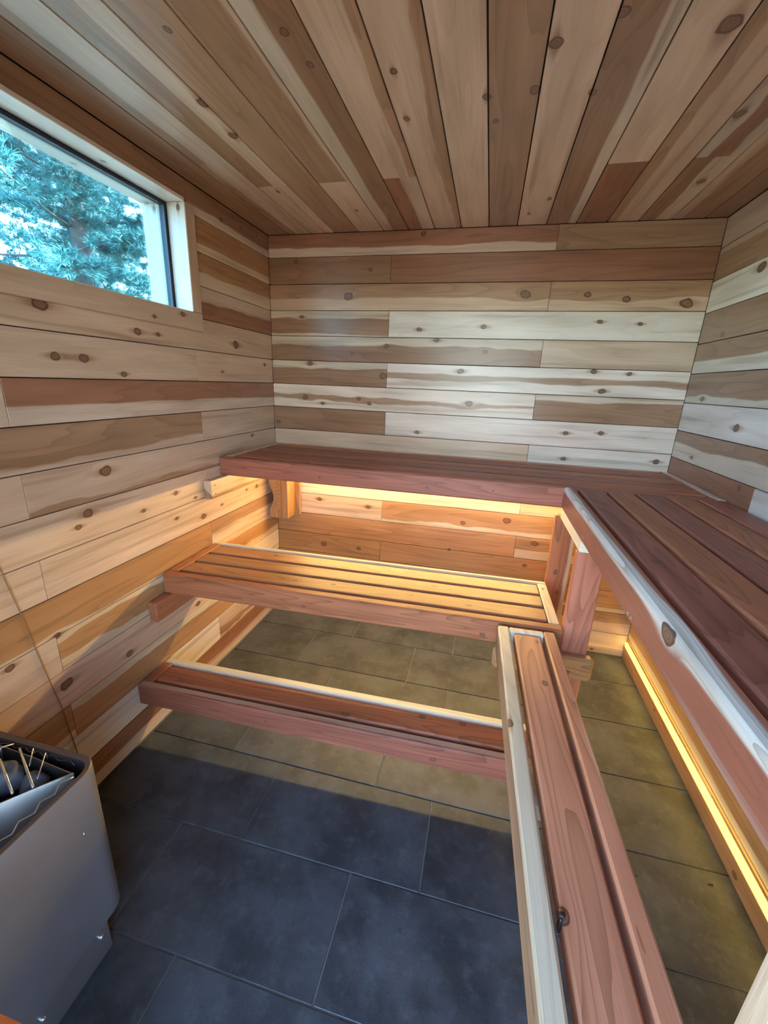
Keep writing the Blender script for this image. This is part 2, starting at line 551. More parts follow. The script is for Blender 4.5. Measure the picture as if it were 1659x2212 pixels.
A = 'all'
BACK = {   # row: (left of the joint), (right of the joint)
    0: (('R', (0.36, 1), 0.12), ('T', A, 0.1)), 1: (('B', A, 0.1), ('R', A, 0.1)),
    2: (('T', (0.48, 1), 0.12), ('T', (0.38, 1), 0.10)), 3: (('B', (0.1, 0.72), 0.12), ('W', None, 0.1)),
    4: (('B', (0, 0.66), 0.10), ('T', None, 0.1)), 5: (('B', (0, 0.72), 0.10), ('W', (0.38, 0.62), 0.10)),
    6: (('W', (0.36, 0.52), 0.16), ('B', (0, 0.80), 0.10)), 7: (('B', A, 0.1), ('W', None, 0.1)),
    8: (('P', None, 0.1), ('W', None, 0.1)), 9: (('P', None, 0.1), ('P', None, 0.1)),
    10: (('W', None, 0.1), ('P', None, 0.1)), 11: (('P', None, 0.1), ('O', (0.25, 1), 0.2)),
    12: (('O', A, 0.1), ('O', (0.42, 1), 0.1)), 13: (('O', A, 0.15), ('O', A, 0.1)),
    14: (('O', (0.3, 1), 0.1), ('O', (0.2, 1), 0.1)), 15: (('P', (0.4, 1), 0.1), ('P', (0.5, 1), 0.1)),
    16: (('P', None, 0.1), ('O', None, 0.1)),
}
for r, (l, rr) in BACK.items():
    z0, z1 = zrow(r)
    jx = 1.478 if r % 2 == 0 else 0.686
    plank('back', 0.0, jx, z0, z1, *l)
    plank('back', jx, W, z0, z1, *rr)

LEFT = {   # row: (towards the back corner), (towards the camera)
    4: (('P', None, 0.1), ('P', None, 0.1)), 5: (('P', None, 0.1), ('P', None, 0.1)),
    6: (('R', (0.40, 1), 0.08), ('P', None, 0.1)), 7: (('P', None, 0.1), ('T', (0.18, 1), 0.16)),
    8: (('T', (-1, 0.12), 0.2), ('P', None, 0.1)), 9: (('P', None, 0.1), ('P', None, 0.1)),
    10: (('P', None, 0.1), ('P', None, 0.1)), 11: (('P', (0.55, 1), 0.1), ('O', (0.06, 1), 0.06)),
    12: (('O', (0.3, 0.85), 0.18), ('P', None, 0.1)), 13: (('W', None, 0.1), ('T', None, 0.1)),
    14: (('O', (0.0, 0.72), 0.2), ('O', (0.2, 1), 0.1)), 15: (('P', (0.1, 0.35), 0.3), ('W', None, 0.1)),
    16: (('R', (0.42, 1), 0.1), ('R', (0.42, 1), 0.1)),
}
for r in range(17):
    z0, z1 = zrow(r)
    if r == 0:
        plank('left', -0.66, 0.0, z0, z1, 'B', (0.3, 1))
        plank('left', -1.79, -0.66, WIN_Z1 + 0.002, z1, 'B', A)
        plank('left', YF, -1.79, z0, z1, 'T', A)
    elif r <= 3:
        plank('left', -0.66, 0.0, z0, z1, *{1: ('O', (0.25, 1), 0.06), 2: ('O', (0.42, 1), 0.06), 3: ('R', (-1, 0.55), 0.12)}[r])
        plank('left', YF, -1.79, z0, z1, 'P', (0.3, 1))
    else:
        back, front = LEFT[r]
        if r % 2:
            plank('left', -0.68, 0.0, z0, z1, *back)
            plank('left', -2.28, -0.68, z0, z1, *front)
            plank('left', YF, -2.28, z0, z1, 'P')
        else:
            plank('left', -1.485, 0.0, z0, z1, *back)
            plank('left', YF, -1.485, z0, z1, *front)

RIGHT = {0: ('T', None), 1: ('T', (0.0, 0.78)), 2: ('W', None), 3: ('B', A), 4: ('B', (0.42, 1), 0.06), 5: ('B', (0.22, 1), 0.10),
         6: ('W', None), 7: ('B', (0.55, 1), 0.14), 8: ('R', A), 9: ('P', None), 10: ('O', A), 11: ('P', None), 12: ('O', A),
         13: ('P', (0.4, 1)), 14: ('O', A), 15: ('O', (0.3, 1)), 16: ('O', A)}
for r in range(17):
    z0, z1 = zrow(r)
    if r > 0:
        z0 -= 0.0 if r == 16 else 0.010
    z1 -= 0.010 if r > 0 else 0.0
    if r == 0:
        z0 -= 0.010
    jy = -0.711 if r % 2 == 0 else -1.51
    plank('right', jy, 0.0, z0, z1, *RIGHT[r])
    if r == 8:
        plank('right', -2.31, jy, z0, z1, 'W', None)
    else:
        plank('right', -2.31, jy, z0, z1, *RIGHT[(r * 5 + 2) % 17])
    plank('right', YF, -2.31, z0, z1, 'P')

CEIL = {   # running from the window side to the right wall
    0: ('T', A), 1: ('T', (-1, 0.30), 0.10), 2: ('P', (0.0, 0.55), 0.04), 3: ('T', A), 4: ('T', (-1, 0.90), 0.05), 5: ('B', (0.40, 1), 0.05),
    6: ('T', (0.80, 1), 0.10), 7: ('T', (0.72, 1), 0.14), 8: ('P', None), 9: ('T', A), 10: ('P', None), 11: ('B', (-1, 0.72), 0.05), 12: ('P', None),
    13: ('T', (-1, 0.28), 0.06), 14: ('R', (0.25, 0.75), 0.12), 15: ('T', (0.3, 1), 0.06), 16: ('B', A)}
CEIL_END = {2: ('P', None), 4: ('P', None), 6: ('R', (0, 0.52), 0.05), 12: ('R', A), 14: ('B', (0.0, 0.48), 0.12)}
for i in range(17):
    x0, x1 = max(-0.010 + ROW * i, 0.0), min(-0.010 + ROW * (i + 1), W)
    if i == 16:
        x1 = W
    if i in CEIL_END:
        plank('ceil', -0.546, 0.0, x0, x1, *CEIL_END[i])
        plank('ceil', YF, -0.546, x0, x1, *CEIL[i])
    else:
        jy = -1.85 if i % 2 else -2.15
        plank('ceil', jy, 0.0, x0, x1, *CEIL[i])
        plank('ceil', YF, jy, x0, x1, *CEIL[(i * 3 + 1) % 17])

# front wall behind the camera, with the glazed door that lets the daylight in
DX0, DX1, DZ = 0.62, 1.62, 2.03
wall_front = struct(boxes('wall_front', [(-0.18, DX0, YF - 0.14, YF, -0.004, H + 0.015), (DX1, W + 0.18, YF - 0.14, YF, -0.004, H + 0.015),
                                         (DX0, DX1, YF - 0.14, YF, DZ, H + 0.015)], plain('front_wall_wood', (0.55, 0.40, 0.27), 0.6)))
door = bpy.data.objects.new('door_1', None)
link(door)
struct(door, 'full-height glazed door behind the photographer')
MAT_FRAME = plain('door_frame_wood', (0.50, 0.33, 0.20), 0.55)
boxes('door_frame', [(DX0, DX0 + 0.04, YF - 0.12, YF - 0.02, 0.0, DZ), (DX1 - 0.04, DX1, YF - 0.12, YF - 0.02, 0.0, DZ),
                     (DX0 + 0.04, DX1 - 0.04, YF - 0.12, YF - 0.02, DZ - 0.04, DZ), (DX0 + 0.04, DX1 - 0.04, YF - 0.12, YF - 0.02, 0.0, 0.03)], MAT_FRAME, door)
boxes('pane', [(DX0 + 0.045, DX1 - 0.045, YF - 0.075, YF - 0.067, 0.035, DZ - 0.045)], MAT_DOORGLASS, door)

# ------------------------------------------------------------------ window in the left wall
win = bpy.data.objects.new('window_1', None)
link(win)
struct(win, 'wide low window high in the left wall')


def wboard(name, org, X, Y, L, wd, th, tone='P', band=NO_HEART, knots=(), **kw):
    return lumber(win, name, org, X, Y, L, wd, th, tone, band, 0.01, knots, c=0.002, ce=0.0008, mat=MAT_WALL, **kw)


wl_ = WIN_Y1 - WIN_Y0
# face casings, a little proud of the planks
wboard('casing', (0.013, WIN_Y0 - 0.06, WIN_Z0 - 0.071), (0, 1, 0), (0, 0, 1), wl_ + 0.118, 0.070, 0.0125, 'T', NO_HEART, [(1.06, 0.05, 0.012), (0.9, 0.02, 0.008)])
wboard('casing', (0.013, WIN_Y1 + 0.058, WIN_Z0), (0, 0, 1), (0, -1, 0), WIN_Z1 - WIN_Z0, 0.057, 0.0125, 'T')
wboard('casing', (0.013, WIN_Y0, WIN_Z0), (0, 0, 1), (0, -1, 0), WIN_Z1 - WIN_Z0, 0.06, 0.0125, 'T')
# reveal boards: inside half, then the dark gasket frame, then the outside half
for (xa, xb) in ((0.0125, -0.070), (-0.097, -0.185)):
    d = xa - xb
    wh = WIN_Z1 - WIN_Z0
    wboard('jamb', (xa, WIN_Y1, WIN_Z0), (0, 0, 1), (-1, 0, 0), wh, d, 0.014, 'W', knots=[(wh - 0.02, 0.03, 0.009)])
    wboard('jamb', (xa, WIN_Y0, WIN_Z1), (0, 0, -1), (-1, 0, 0), wh, d, 0.014, 'W')
    wboard('head', (xb, WIN_Y0, WIN_Z1), (0, 1, 0), (1, 0, 0), wl_, d, 0.014, 'W', knots=[(0.75, 0.03, 0.008)])
    wboard('sill', (xa, WIN_Y0, WIN_Z0), (0, 1, 0), (-1, 0, 0), wl_, d, 0.014, 'W')
gy0, gy1, gz0, gz1 = WIN_Y0, WIN_Y1, WIN_Z0, WIN_Z1
gw = 0.012
boxes('gasket', [(-0.095, -0.072, gy0, gy0 + gw, gz0, gz1), (-0.095, -0.072, gy1 - gw, gy1, gz0, gz1),
                 (-0.095, -0.072, gy0 + gw, gy1 - gw, gz0, gz0 + gw * 0.5), (-0.095, -0.072, gy0 + gw, gy1 - gw, gz1 - gw, gz1)], MAT_GASKET, win)
boxes('pane', [(-0.087, -0.082, gy0 + gw, gy1 - gw, gz0 + gw * 0.5, gz1 - gw)], MAT_PANE, win)

# ------------------------------------------------------------------ baseboards
bb = bpy.data.objects.new('baseboard_right', None)
link(bb)
struct(bb, 'cedar skirting along the foot of the right wall')
lumber(bb, 'board', (W - 0.012, 0.0, 0.001), (0, -1, 0), (0, 0, 1), -YF - 0.001, 0.074, 0.012, 'O', ALL_HEART, 0.01, [(0.5, 0.05, 0.01), (1.2, 0.03, 0.012)], mat=MAT_WALL, c=0.0015, ce=0.0005)
bb2 = bpy.data.objects.new('baseboard_back', None)
link(bb2)
struct(bb2, 'low cedar skirting along the foot of the back wall')
lumber(bb2, 'board', (0.0, -0.012, 0.001), (1, 0, 0), (0, 0, 1), W - 0.013, 0.045, 0.012, 'O', NO_HEART, 0.01, [(1.98, 0.02, 0.008)], mat=MAT_WALL, c=0.0015, ce=0.0005)

TONES['X'] = ((0.44, 0.160, 0.095), (0.88, 0.82, 0.70))     # red lumber with a pale sapwood streak
TONES['N'] = ((0.84, 0.68, 0.50), (0.68, 0.305, 0.175))       # rosy bench cedar
TONES['G'] = ((0.66, 0.46, 0.28), (0.44, 0.205, 0.095))       # golden bench slats
TONES['L'] = ((0.80, 0.60, 0.42), (0.58, 0.205, 0.120))       # red legs
TONES['F'] = ((0.88, 0.80, 0.64), (0.70, 0.54, 0.38))       # pale framing lumber
UP, NEG = (0, 0, 1), (0, -1, 0)
ZT = 1.085         # upper bench
ZM = 0.672         # lower benches
ZS = 0.272         # foot step

# ------------------------------------------------------------------ upper bench along the back wall
ub = thing('upper_bench', 'long dark red cedar upper bench running along the back wall', 'bench', (0, 0, 0))
for k in range(5):
    y = -0.004 - 0.1055 * k
    lumber(ub, 'slat', (0.042, y - 0.089, ZT), (1, 0, 0), (0, 1, 0), 2.072, 0.089, 0.038, 'D' if k % 2 else 'C', ALL_HEART if k else (-8, 0.055), 0.012,
           [(0.35 + 0.33 * k, 0.05, 0.009)], c=0.005)
lumber(ub, 'front_rail', (0.003, -0.581, ZT), (1, 0, 0), (0, 1, 0), 2.112, 0.040, 0.089, 'D', ALL_HEART, 0.01,
       [(0.52, -0.05, 0.005), (1.02, -0.05, 0.006), (1.30, -0.04, 0.004)], c=0.006)
lumber(ub, 'end_board', (0.003, -0.002, ZT + 0.001), NEG, (1, 0, 0), 0.537, 0.036, 0.089, 'C', (-8, 0.012), 0.006)
lumber(ub, 'end_board', (W - 0.040, -0.002, ZT + 0.001), NEG, (1, 0, 0), 0.578, 0.036, 0.089, 'S', (-8, 0.005), 0.006)
lumber(ub, 'back_ledger', (0.042, -0.040, 1.046), (1, 0, 0), (0, 1, 0), 2.07, 0.038, 0.060, 'F', NO_HEART)

# ------------------------------------------------------------------ upper bench along the right wall
rb = thing('upper_bench', 'wide purplish cedar upper bench running along the right wall, with pale streak and large knot', 'bench', (0, 0, 0))
RB_END = -2.25
lumber(rb, 'front_rail', (1.580, -0.583, ZT), NEG, (1, 0, 0), -0.583 - RB_END, 0.039, 0.089, 'X', (-0.018, 0.020), 0.005,
       [(1.070, -0.014, 0.023), (0.90, -0.075, 0.005), (0.42, -0.070, 0.004)], axis=(0, 1, 1), c=0.006)
for k in range(5):
    x0 = 1.6325 + 0.1052 * k
    lumber(rb, 'slat', (x0, -0.588, ZT), NEG, (1, 0, 0), -0.588 - RB_END, 0.0915, 0.038, ['D', 'C', 'D', 'C', 'D'][k], ALL_HEART, 0.01,
           [(0.75 + 0.3 * k, 0.03 + 0.01 * k, 0.010)] if k % 2 == 0 else [], c=0.005)
lumber(rb, 'ledger', (1.582, -0.585, 0.995), NEG, (1, 0, 0), 0.400, 0.070, 0.038, 'F', (0.01, 0.02), 0.01, c=0.002)
lumber(rb, 'leg', (1.667, -0.980, 0.001), UP, (-1, 0, 0), 0.955, 0.089, 0.038, 'L', ALL_HEART, 0.01, c=0.005)
lumber(rb, 'leg', (1.660, -0.560, 0.001), UP, (-1, 0, 0), 0.955, 0.089, 0.038, 'C', (0.018, 8), 0.012, [(0.700, 0.054, 0.010), (0.607, 0.036, 0.008)], c=0.004)
lumber(rb, 'leg', (1.677, -2.026, 0.001), UP, (-1, 0, 0), 0.993, 0.089, 0.038, 'N', (-8, 0.055), 0.015, [(0.66, 0.06, 0.012)], c=0.005)

# ------------------------------------------------------------------ lower bench across the room
MR = math.radians(1.5)
mb = thing('lower_bench', 'slatted cedar bench on the middle level, golden under the light strip', 'bench', (0.012, -1.036, 0), MR)
ML, MD = 1.560, 0.386
lumber(mb, 'front_rail', (0, 0, ZM), (1, 0, 0), (0, 1, 0), ML + 0.006, 0.040, 0.089, 'C', ALL_HEART, 0.01, [(0.62, -0.05, 0.005), (1.30, -0.055, 0.008)], c=0.006)
lumber(mb, 'back_rail', (0, MD - 0.024, ZM), (1, 0, 0), (0, 1, 0), ML, 0.024, 0.089, 'K', NO_HEART, 0.01, c=0.005)
lumber(mb, 'end_rail', (0.041, 0.0405, ZM), (0, 1, 0), (-1, 0, 0), MD - 0.065, 0.041, 0.089, 'C', ALL_HEART, 0.01, c=0.003)
lumber(mb, 'end_rail', (ML, 0.0405, ZM), (0, 1, 0), (-1, 0, 0), MD - 0.065, 0.036, 0.089, 'K', NO_HEART, 0.01, [(0.27, 0.02, 0.005)], c=0.003)
sl = (MD - 0.064 - 3 * 0.084) / 4
MK = {0: [(0.50, 0.04, 0.009), (0.66, 0.05, 0.010), (1.20, 0.03, 0.010), (0.98, 0.05, 0.008)], 1: [(1.06, 0.05, 0.011), (1.12, 0.04, 0.009)], 2: [(0.31, 0.05, 0.010), (0.93, 0.045, 0.007)]}
for k in range(3):
    y = 0.040 + sl + k * (0.084 + sl)
    lumber(mb, 'slat', (0.044, y, ZM - 0.001), (1, 0, 0), (0, 1, 0), ML - 0.083, 0.084, 0.038, ['G', 'G', 'G'][k], ALL_HEART, 0.008, MK[k], c=0.003)

# ------------------------------------------------------------------ narrow lower bench along the right
NR = math.radians(2.2)
nb = thing('lower_bench', 'narrow cedar bench of one wide board between two rails, pointing at the camera', 'bench', (1.358, -1.024, 0), NR)
NL = 1.22
lumber(nb, 'side_rail', (0, 0, ZM), NEG, (1, 0, 0), NL, 0.037, 0.089, 'K', (-8, -0.006), 0.008, [(0.45, 0.002, 0.012)], axis=(0, 1, 1), c=0.005,
       label='pale front rail with streaky sapwood')
lumber(nb, 'slat', (0.0512, -0.034, ZM - 0.002), NEG, (1, 0, 0), NL - 0.036, 0.085, 0.038, 'N', ALL_HEART, 0.01, [(0.035, 0.070, 0.006), (0.240, 0.063, 0.010), (0.806, 0.002, 0.012)], c=0.004, ce=0.006)
lumber(nb, 'side_rail', (0.150, 0, ZM), NEG, (1, 0, 0), NL, 0.037, 0.089, 'N', (-8, 0.032), 0.004, c=0.005)
lumber(nb, 'end_rail', (0.038, 0, ZM - 0.001), NEG, (1, 0, 0), 0.028, 0.111, 0.089, 'F', NO_HEART, 0.01, c=0.003)
lumber(nb, 'cleat', (0.038, -0.60, ZM - 0.040), NEG, (1, 0, 0), 0.030, 0.111, 0.038, 'F', NO_HEART, 0.01, c=0.002)
lumber(nb, 'cross_rail', (-0.004, 0.003, ZM - 0.179), (1, 0, 0), UP, 0.337, 0.089, 0.038, 'O', ALL_HEART, 0.01, [(0.25, 0.03, 0.010)], c=0.008, ce=0.012)
lumber(nb, 'cross_rail', (-0.004, -1.075, ZM - 0.179), (1, 0, 0), UP, 0.337, 0.089, 0.038, 'O', ALL_HEART, 0.01, c=0.008, ce=0.012)


def knot_plug(parent, name, loc, rx, ry, rz, mat):
    bm = bmesh.new()
    bmesh.ops.create_uvsphere(bm, u_segments=12, v_segments=8, radius=1.0)
    for v in bm.verts:
        v.co = Vector((v.co.x * rx, v.co.y * ry, v.co.z * rz)) * (1.0 + 0.12 * mnoise.noise(v.co * 1.7))
    me = bpy.data.meshes.new(name)
    bm.to_mesh(me)
    bm.free()
    me.polygons.foreach_set('use_smooth', [True] * len(me.polygons))
    me.materials.append(mat)
    o = link(bpy.data.objects.new(name, me), parent)
    o.location = loc
    return o


MAT_KNOT = plain('dark_knot', (0.035, 0.018, 0.014), 0.35, nscale=90, namp=0.4, bump=0.3)
knot_plug(nb, 'knot', (0.052, -0.838, ZM - 0.0045), 0.007, 0.0075, 0.0055, MAT_KNOT)['label'] = 'black knot on the edge of the wide board'
knot_plug(nb, 'knot', (0.049, -0.846, ZM - 0.016), 0.004, 0.005, 0.016, MAT_KNOT)

# ------------------------------------------------------------------ low step in front
SR = math.radians(1.3)
st = thing('foot_step', 'low cedar step of one board between two rails, nearest the dark floor', 'step', (0.008, -1.232, 0), SR)
SL, SD = 1.50, 0.194
lumber(st, 'front_rail', (0, 0, ZS), (1, 0, 0), (0, 1, 0), SL, 0.039, 0.089, 'D', (-8, 0.010), 0.01, [(1.18, -0.05, 0.010), (0.55, -0.04, 0.005)], c=0.006)
lumber(st, 'back_rail', (0, SD - 0.038, ZS), (1, 0, 0), (0, 1, 0), SL, 0.038, 0.089, 'K', (-8, -0.03), 0.01, c=0.006)
lumber(st, 'end_rail', (0.040, 0.0395, ZS), (0, 1, 0), (-1, 0, 0), SD - 0.078, 0.040, 0.089, 'C', ALL_HEART, 0.01, c=0.003)
lumber(st, 'end_rail', (SL, 0.0395, ZS), (0, 1, 0), (-1, 0, 0), SD - 0.078, 0.040, 0.089, 'C', ALL_HEART, 0.01, c=0.003)
lumber(st, 'slat', (0.043, 0.0525, ZS - 0.001), (1, 0, 0), (0, 1, 0), SL - 0.086, 0.089, 0.038, 'C', ALL_HEART, 0.01, [(0.80, 0.012, 0.012), (1.08, 0.075, 0.010), (1.23, 0.078, 0.011)], c=0.006)

# ------------------------------------------------------------------ cleats screwed to the walls
cl = thing('wall_cleat', 'pale cedar cleat on the left wall under the upper bench', 'cleat', (0, 0, 0), 0.0, 'wall cleats')
cb = lumber(cl, 'cleat_board', (0.0405, -0.712, 0.908), (0, 1, 0), UP, 0.580, 0.087, 0.039, 'P', (-8, 0.015), 0.01, [(0.03, 0.062, 0.0035), (0.03, 0.020, 0.0035)], c=0.002)
cl2 = thing('wall_cleat', 'reddish cedar cleat on the left wall under the slatted middle bench', 'cleat', (0, 0, 0), 0.0, 'wall cleats')
lumber(cl2, 'cleat_board', (0.0405, -1.120, 0.494), (0, 1, 0), UP, 0.470, 0.086, 0.039, 'C', ALL_HEART, 0.01, [(0.02, 0.06, 0.004)], c=0.005)

# bracket in the back left corner below the upper bench
br = thing('corner_bracket', 'cedar corner bracket with a scalloped edge under the upper bench', 'bracket', (0, 0, 0))


def scallop(name, parent):
    pts = []
    n = 22
    z0, z1 = 0.645, 0.990
    for i in range(n + 1):
        t = i / n
        z = z0 + (z1 - z0) * t
        if t < 0.12:
            x = 0.012
        elif t < 0.62:
            s = (t - 0.12) / 0.50
            x = 0.012 + 0.030 * math.sin(math.pi * min(1.0, s)) ** 1.3
        else:
            x = 0.012 + 0.016 * (1 - math.cos(math.pi * min(1.0, (t - 0.62) / 0.2))) / 2
        pts.append((x, z))
    pts = [(0.090, z0)] + pts[:1] + pts[1:] + [(0.090, z1)]
    verts = [(x, -0.128, z) for x, z in pts] + [(x, -0.092, z) for x, z in pts]
    m = len(pts)
    faces = [tuple(range(m - 1, -1, -1)), tuple(range(m, 2 * m))]
    for i in range(m):
        j = (i + 1) % m
        faces.append((i, j, m + j, m + i))
    o = mesh_obj(name, verts, faces, MAT_BENCH, parent)
    bm = bmesh.new()
    bm.from_mesh(o.data)
    bmesh.ops.recalc_face_normals(bm, faces=bm.faces)
    bm.to_mesh(o.data)
    bm.free()
    paint(o, 'O', ALL_HEART, 0.01, [], (1, 1, 0))
    return o


scallop('scalloped_board', br)
lumber(br, 'upright', (0.134, -0.128, 0.643), UP, (-1, 0, 0), 0.347, 0.043, 0.126, 'O', ALL_HEART, 0.01, c=0.002)
lumber(br, 'upright', (0.164, -0.024, 0.645), UP, (-1, 0, 0), 0.338, 0.030, 0.022, 'O', ALL_HEART, 0.01, c=0.002)

# ------------------------------------------------------------------ light strips
ls = thing('light_strip', 'warm light strip hidden under the upper bench at the back wall', 'light strip', (0, 0, 0), 0.0, 'warm light strips')
ch = boxes('strip_channel', [(0.17, 2.085, -0.0425, -0.0405, 0.987, 1.005)], MAT_WIRE, ls)
boxes('glowing_strip', [(0.175, 2.08, -0.050, -0.043, 0.990, 1.002)], MAT_LED_B, ch)
ls2 = thing('light_strip', 'bright yellow light strip along the foot of the right wall', 'light strip', (0, 0, 0), 0.0, 'warm light strips')
ch = boxes('strip_channel', [(W - 0.005, W - 0.001, YF + 0.015, -0.018, 0.0765, 0.1065)], MAT_WIRE, ls2)
boxes('glowing_strip', [(W - 0.0135, W - 0.0055, YF + 0.02, -0.020, 0.0785, 0.1035)], MAT_LED_R, ch)

# ------------------------------------------------------------------ sauna heater
ht = thing('sauna_heater', 'grey steel sauna heater holding dark stones, at the left wall', 'heater', (0.26, -2.02, 0))


def rrect(x0, x1, y0, y1, r, n=8):
    pts = []
    for cx, cy, a0 in ((x1 - r, y1 - r, 0), (x0 + r, y1 - r, 90), (x0 + r, y0 + r, 180), (x1 - r, y0 + r, 270)):
        for i in range(n + 1):
            a = math.radians(a0 + 90.0 * i / n)
            pts.append((cx + r * math.cos(a), cy + r * math.sin(a)))
    return pts


def loft(name, loops, mat, parent, cap0=False, cap1=False, smooth=True):
    n = len(loops[0])
    verts = [p for lp in loops for p in lp]
    faces = []
    for s in range(len(loops) - 1):
        for i in range(n):
            j = (i + 1) % n
            faces.append((s * n + i, s * n + j, s * n + n + j, s * n + n + i))
    if cap0:
        faces.append(tuple(range(n - 1, -1, -1)))
    if cap1:
        faces.append(tuple(range((len(loops) - 1) * n, len(loops) * n)))
    o = mesh_obj(name, verts, faces, mat, parent, smooth)
    if smooth:
        md = o.modifiers.new('edges', 'EDGE_SPLIT')
        md.split_angle = math.radians(35)
    return o


OX, OY = 0.26, -2.02


def ring(inset, z, r=0.045):
    return [(x - OX, y - OY, z) for x, y in rrect(0.055 + inset, 0.462 - inset, -2.262 + inset, -1.772 - inset, max(r - inset, 0.008))]


HZ0, HZ1 = 0.150, 0.600
loft('jacket', [ring(0.006, HZ0), ring(0.0, HZ0 + 0.008), ring(0.0, HZ1 - 0.002), ring(0.0012, HZ1)], MAT_STEEL, ht)
loft('rim', [ring(0.0013, HZ1 - 0.0005), ring(0.003, HZ1 + 0.001), ring(0.014, HZ1 - 0.002), ring(0.015, HZ1 - 0.02), ring(0.016, HZ0 + 0.02)], MAT_RIM, ht)
loft('inner_floor', [ring(0.0165, HZ0 + 0.012), ring(0.0165, HZ0 + 0.018)], MAT_BLACK, ht, True, True, False)
plinth = loft('plinth', [ring(0.038, 0.001), ring(0.036, 0.004), ring(0.036, HZ0 + 0.011)], MAT_STEEL, ht, True, True)


def tube(name, pts, r, mat, parent, seg=6, closed=False):
    verts, faces = [], []
    P = [Vector(p) for p in pts]
    n = len(P)
    for i, p in enumerate(P):
        a = P[max(i - 1, 0)]
        b = P[min(i + 1, n - 1)]
        t = (b - a).normalized()
        ref = Vector((0, 0, 1)) if abs(t.z) < 0.9 else Vector((1, 0, 0))
        s = t.cross(ref).normalized()
        u = s.cross(t)
        rr = r[i] if isinstance(r, (list, tuple)) else r
        for k in range(seg):
            an = 2 * math.pi * k / seg
            verts.append(tuple(p + (s * math.cos(an) + u * math.sin(an)) * rr))
    for i in range(n - 1):
        for k in range(seg):
            j = (k + 1) % seg
            faces.append((i * seg + k, i * seg + j, (i + 1) * seg + j, (i + 1) * seg + k))
    faces.append(tuple(range(seg - 1, -1, -1)))
    faces.append(tuple(range((n - 1) * seg, n * seg)))
    return mesh_obj(name, verts, faces, mat, parent, True)


def sheet(name, path, z0, z1, th, mat, parent, lean=0.0):
    """thin upright sheet following a plan path; the foot leans inwards"""
    loops = []
    n = len(path)
    nor = []
    for i in range(n):
        a = Vector(path[max(i - 1, 0)])
        b = Vector(path[min(i + 1, n - 1)])
        d = (b - a).normalized()
        nor.append(Vector((-d.y, d.x)))
    verts = []
    for i, p in enumerate(path):
        p = Vector(p) - Vector((OX, OY))
        q = p + nor[i] * th
        f = nor[i] * lean
        verts += [(p.x, p.y, z1), (q.x, q.y, z1), (q.x + f.x, q.y + f.y, z0), (p.x + f.x, p.y + f.y, z0)]
    faces = []
    for i in range(n - 1):
        for k in range(4):
            j = (k + 1) % 4
            faces.append((i * 4 + k, i * 4 + j, i * 4 + 4 + j, i * 4 + 4 + k))
    faces += [(3, 2, 1, 0), tuple((n - 1) * 4 + k for k in range(4))]
    o = mesh_obj(name, verts, faces, mat, parent)
    bm = bmesh.new()
    bm.from_mesh(o.data)
    bmesh.ops.recalc_face_normals(bm, faces=bm.faces)
    bm.to_mesh(o.data)
    bm.free()
    return o


sheet('stone_tray_wall', [(0.424, -1.811), (0.385, -1.857), (0.345, -1.908), (0.305, -1.965), (0.262, -2.040), (0.235, -2.120)], 0.46, 0.592, 0.002, MAT_LINER, ht, 0.05)
sheet('stone_tray_wall', [(0.100, -1.795), (0.178, -1.797), (0.300, -1.803), (0.420, -1.813)], 0.54, 0.588, 0.002, MAT_LINER, ht, 0.0)
# zigzag wire between jacket and tray
zz = []
for i in range(20):
    y = -1.822 - 0.0215 * i
    zz.append(((0.437 if i % 2 == 0 else 0.424) - OX, y - OY, 0.594))
tube('zigzag_wire', zz, 0.0018, MAT_WIRE, ht)
zz = []
for i in range(14):
    zz.append((0.405 - 0.022 * i - OX, (-1.789 if i % 2 else -1.797) - OY + 0.004, 0.588))
tube('zigzag_wire', zz, 0.0013, MAT_RIM, ht)
# bent rods over the stones
for (a, b, c) in (((0.245, -1.834), (0.355, -1.889), 0.0028), ((0.257, -1.800), (0.382, -1.867), 0.0028), ((0.288, -1.792), (0.322, -1.828), 0.0015), ((0.327, -1.793), (0.371, -1.849), 0.0015), ((0.215, -1.812), (0.228, -1.792), 0.0018), ((0.18, -1.83), (0.33, -1.92), 0.0028)):
    ax, ay = a[0] - OX, a[1] - OY
    bx, by = b[0] - OX, b[1] - OY
    tube('grate_rod', [(ax, ay, 0.565), (ax, ay, 0.600), (ax + (bx - ax) * 0.04, ay + (by - ay) * 0.04, 0.603), (bx, by, 0.598)], c, MAT_WIRE, ht, 6)
for (y, z) in ((-1.835, 0.075), (-1.985, 0.075), (-2.13, 0.075)):
    bm = bmesh.new()
    bmesh.ops.create_uvsphere(bm, u_segments=10, v_segments=6, radius=0.006)
    me = bpy.data.meshes.new('bolt')
    bm.to_mesh(me)
    bm.free()
    me.materials.append(MAT_WIRE)
    o = link(bpy.data.objects.new('bolt', me), plinth)
    o.location = (0.426 - OX, y - OY, z)


def stone(name, loc, s, label, seed):
    bm = bmesh.new()
    bmesh.ops.create_icosphere(bm, subdivisions=3, radius=1.0)
    for v in bm.verts:
        d = 1.0 + 0.28 * mnoise.noise(v.co * 1.1 + Vector((seed, 3, 1))) + 0.10 * mnoise.noise(v.co * 3.1 + Vector((seed, 0, 7)))
        v.co = Vector((v.co.x * s[0], v.co.y * s[1], v.co.z * s[2])) * d
    me = bpy.data.meshes.new(name)
    bm.to_mesh(me)
    bm.free()
    me.polygons.foreach_set('use_smooth', [True] * len(me.polygons))
    me.materials.append(MAT_STONE)
    o = link(bpy.data.objects.new(name, me))
    o.location = loc
    o.rotation_euler = (seed, seed * 2, seed * 3)
    return tag(o, label, 'stone', 'stones in the heater')


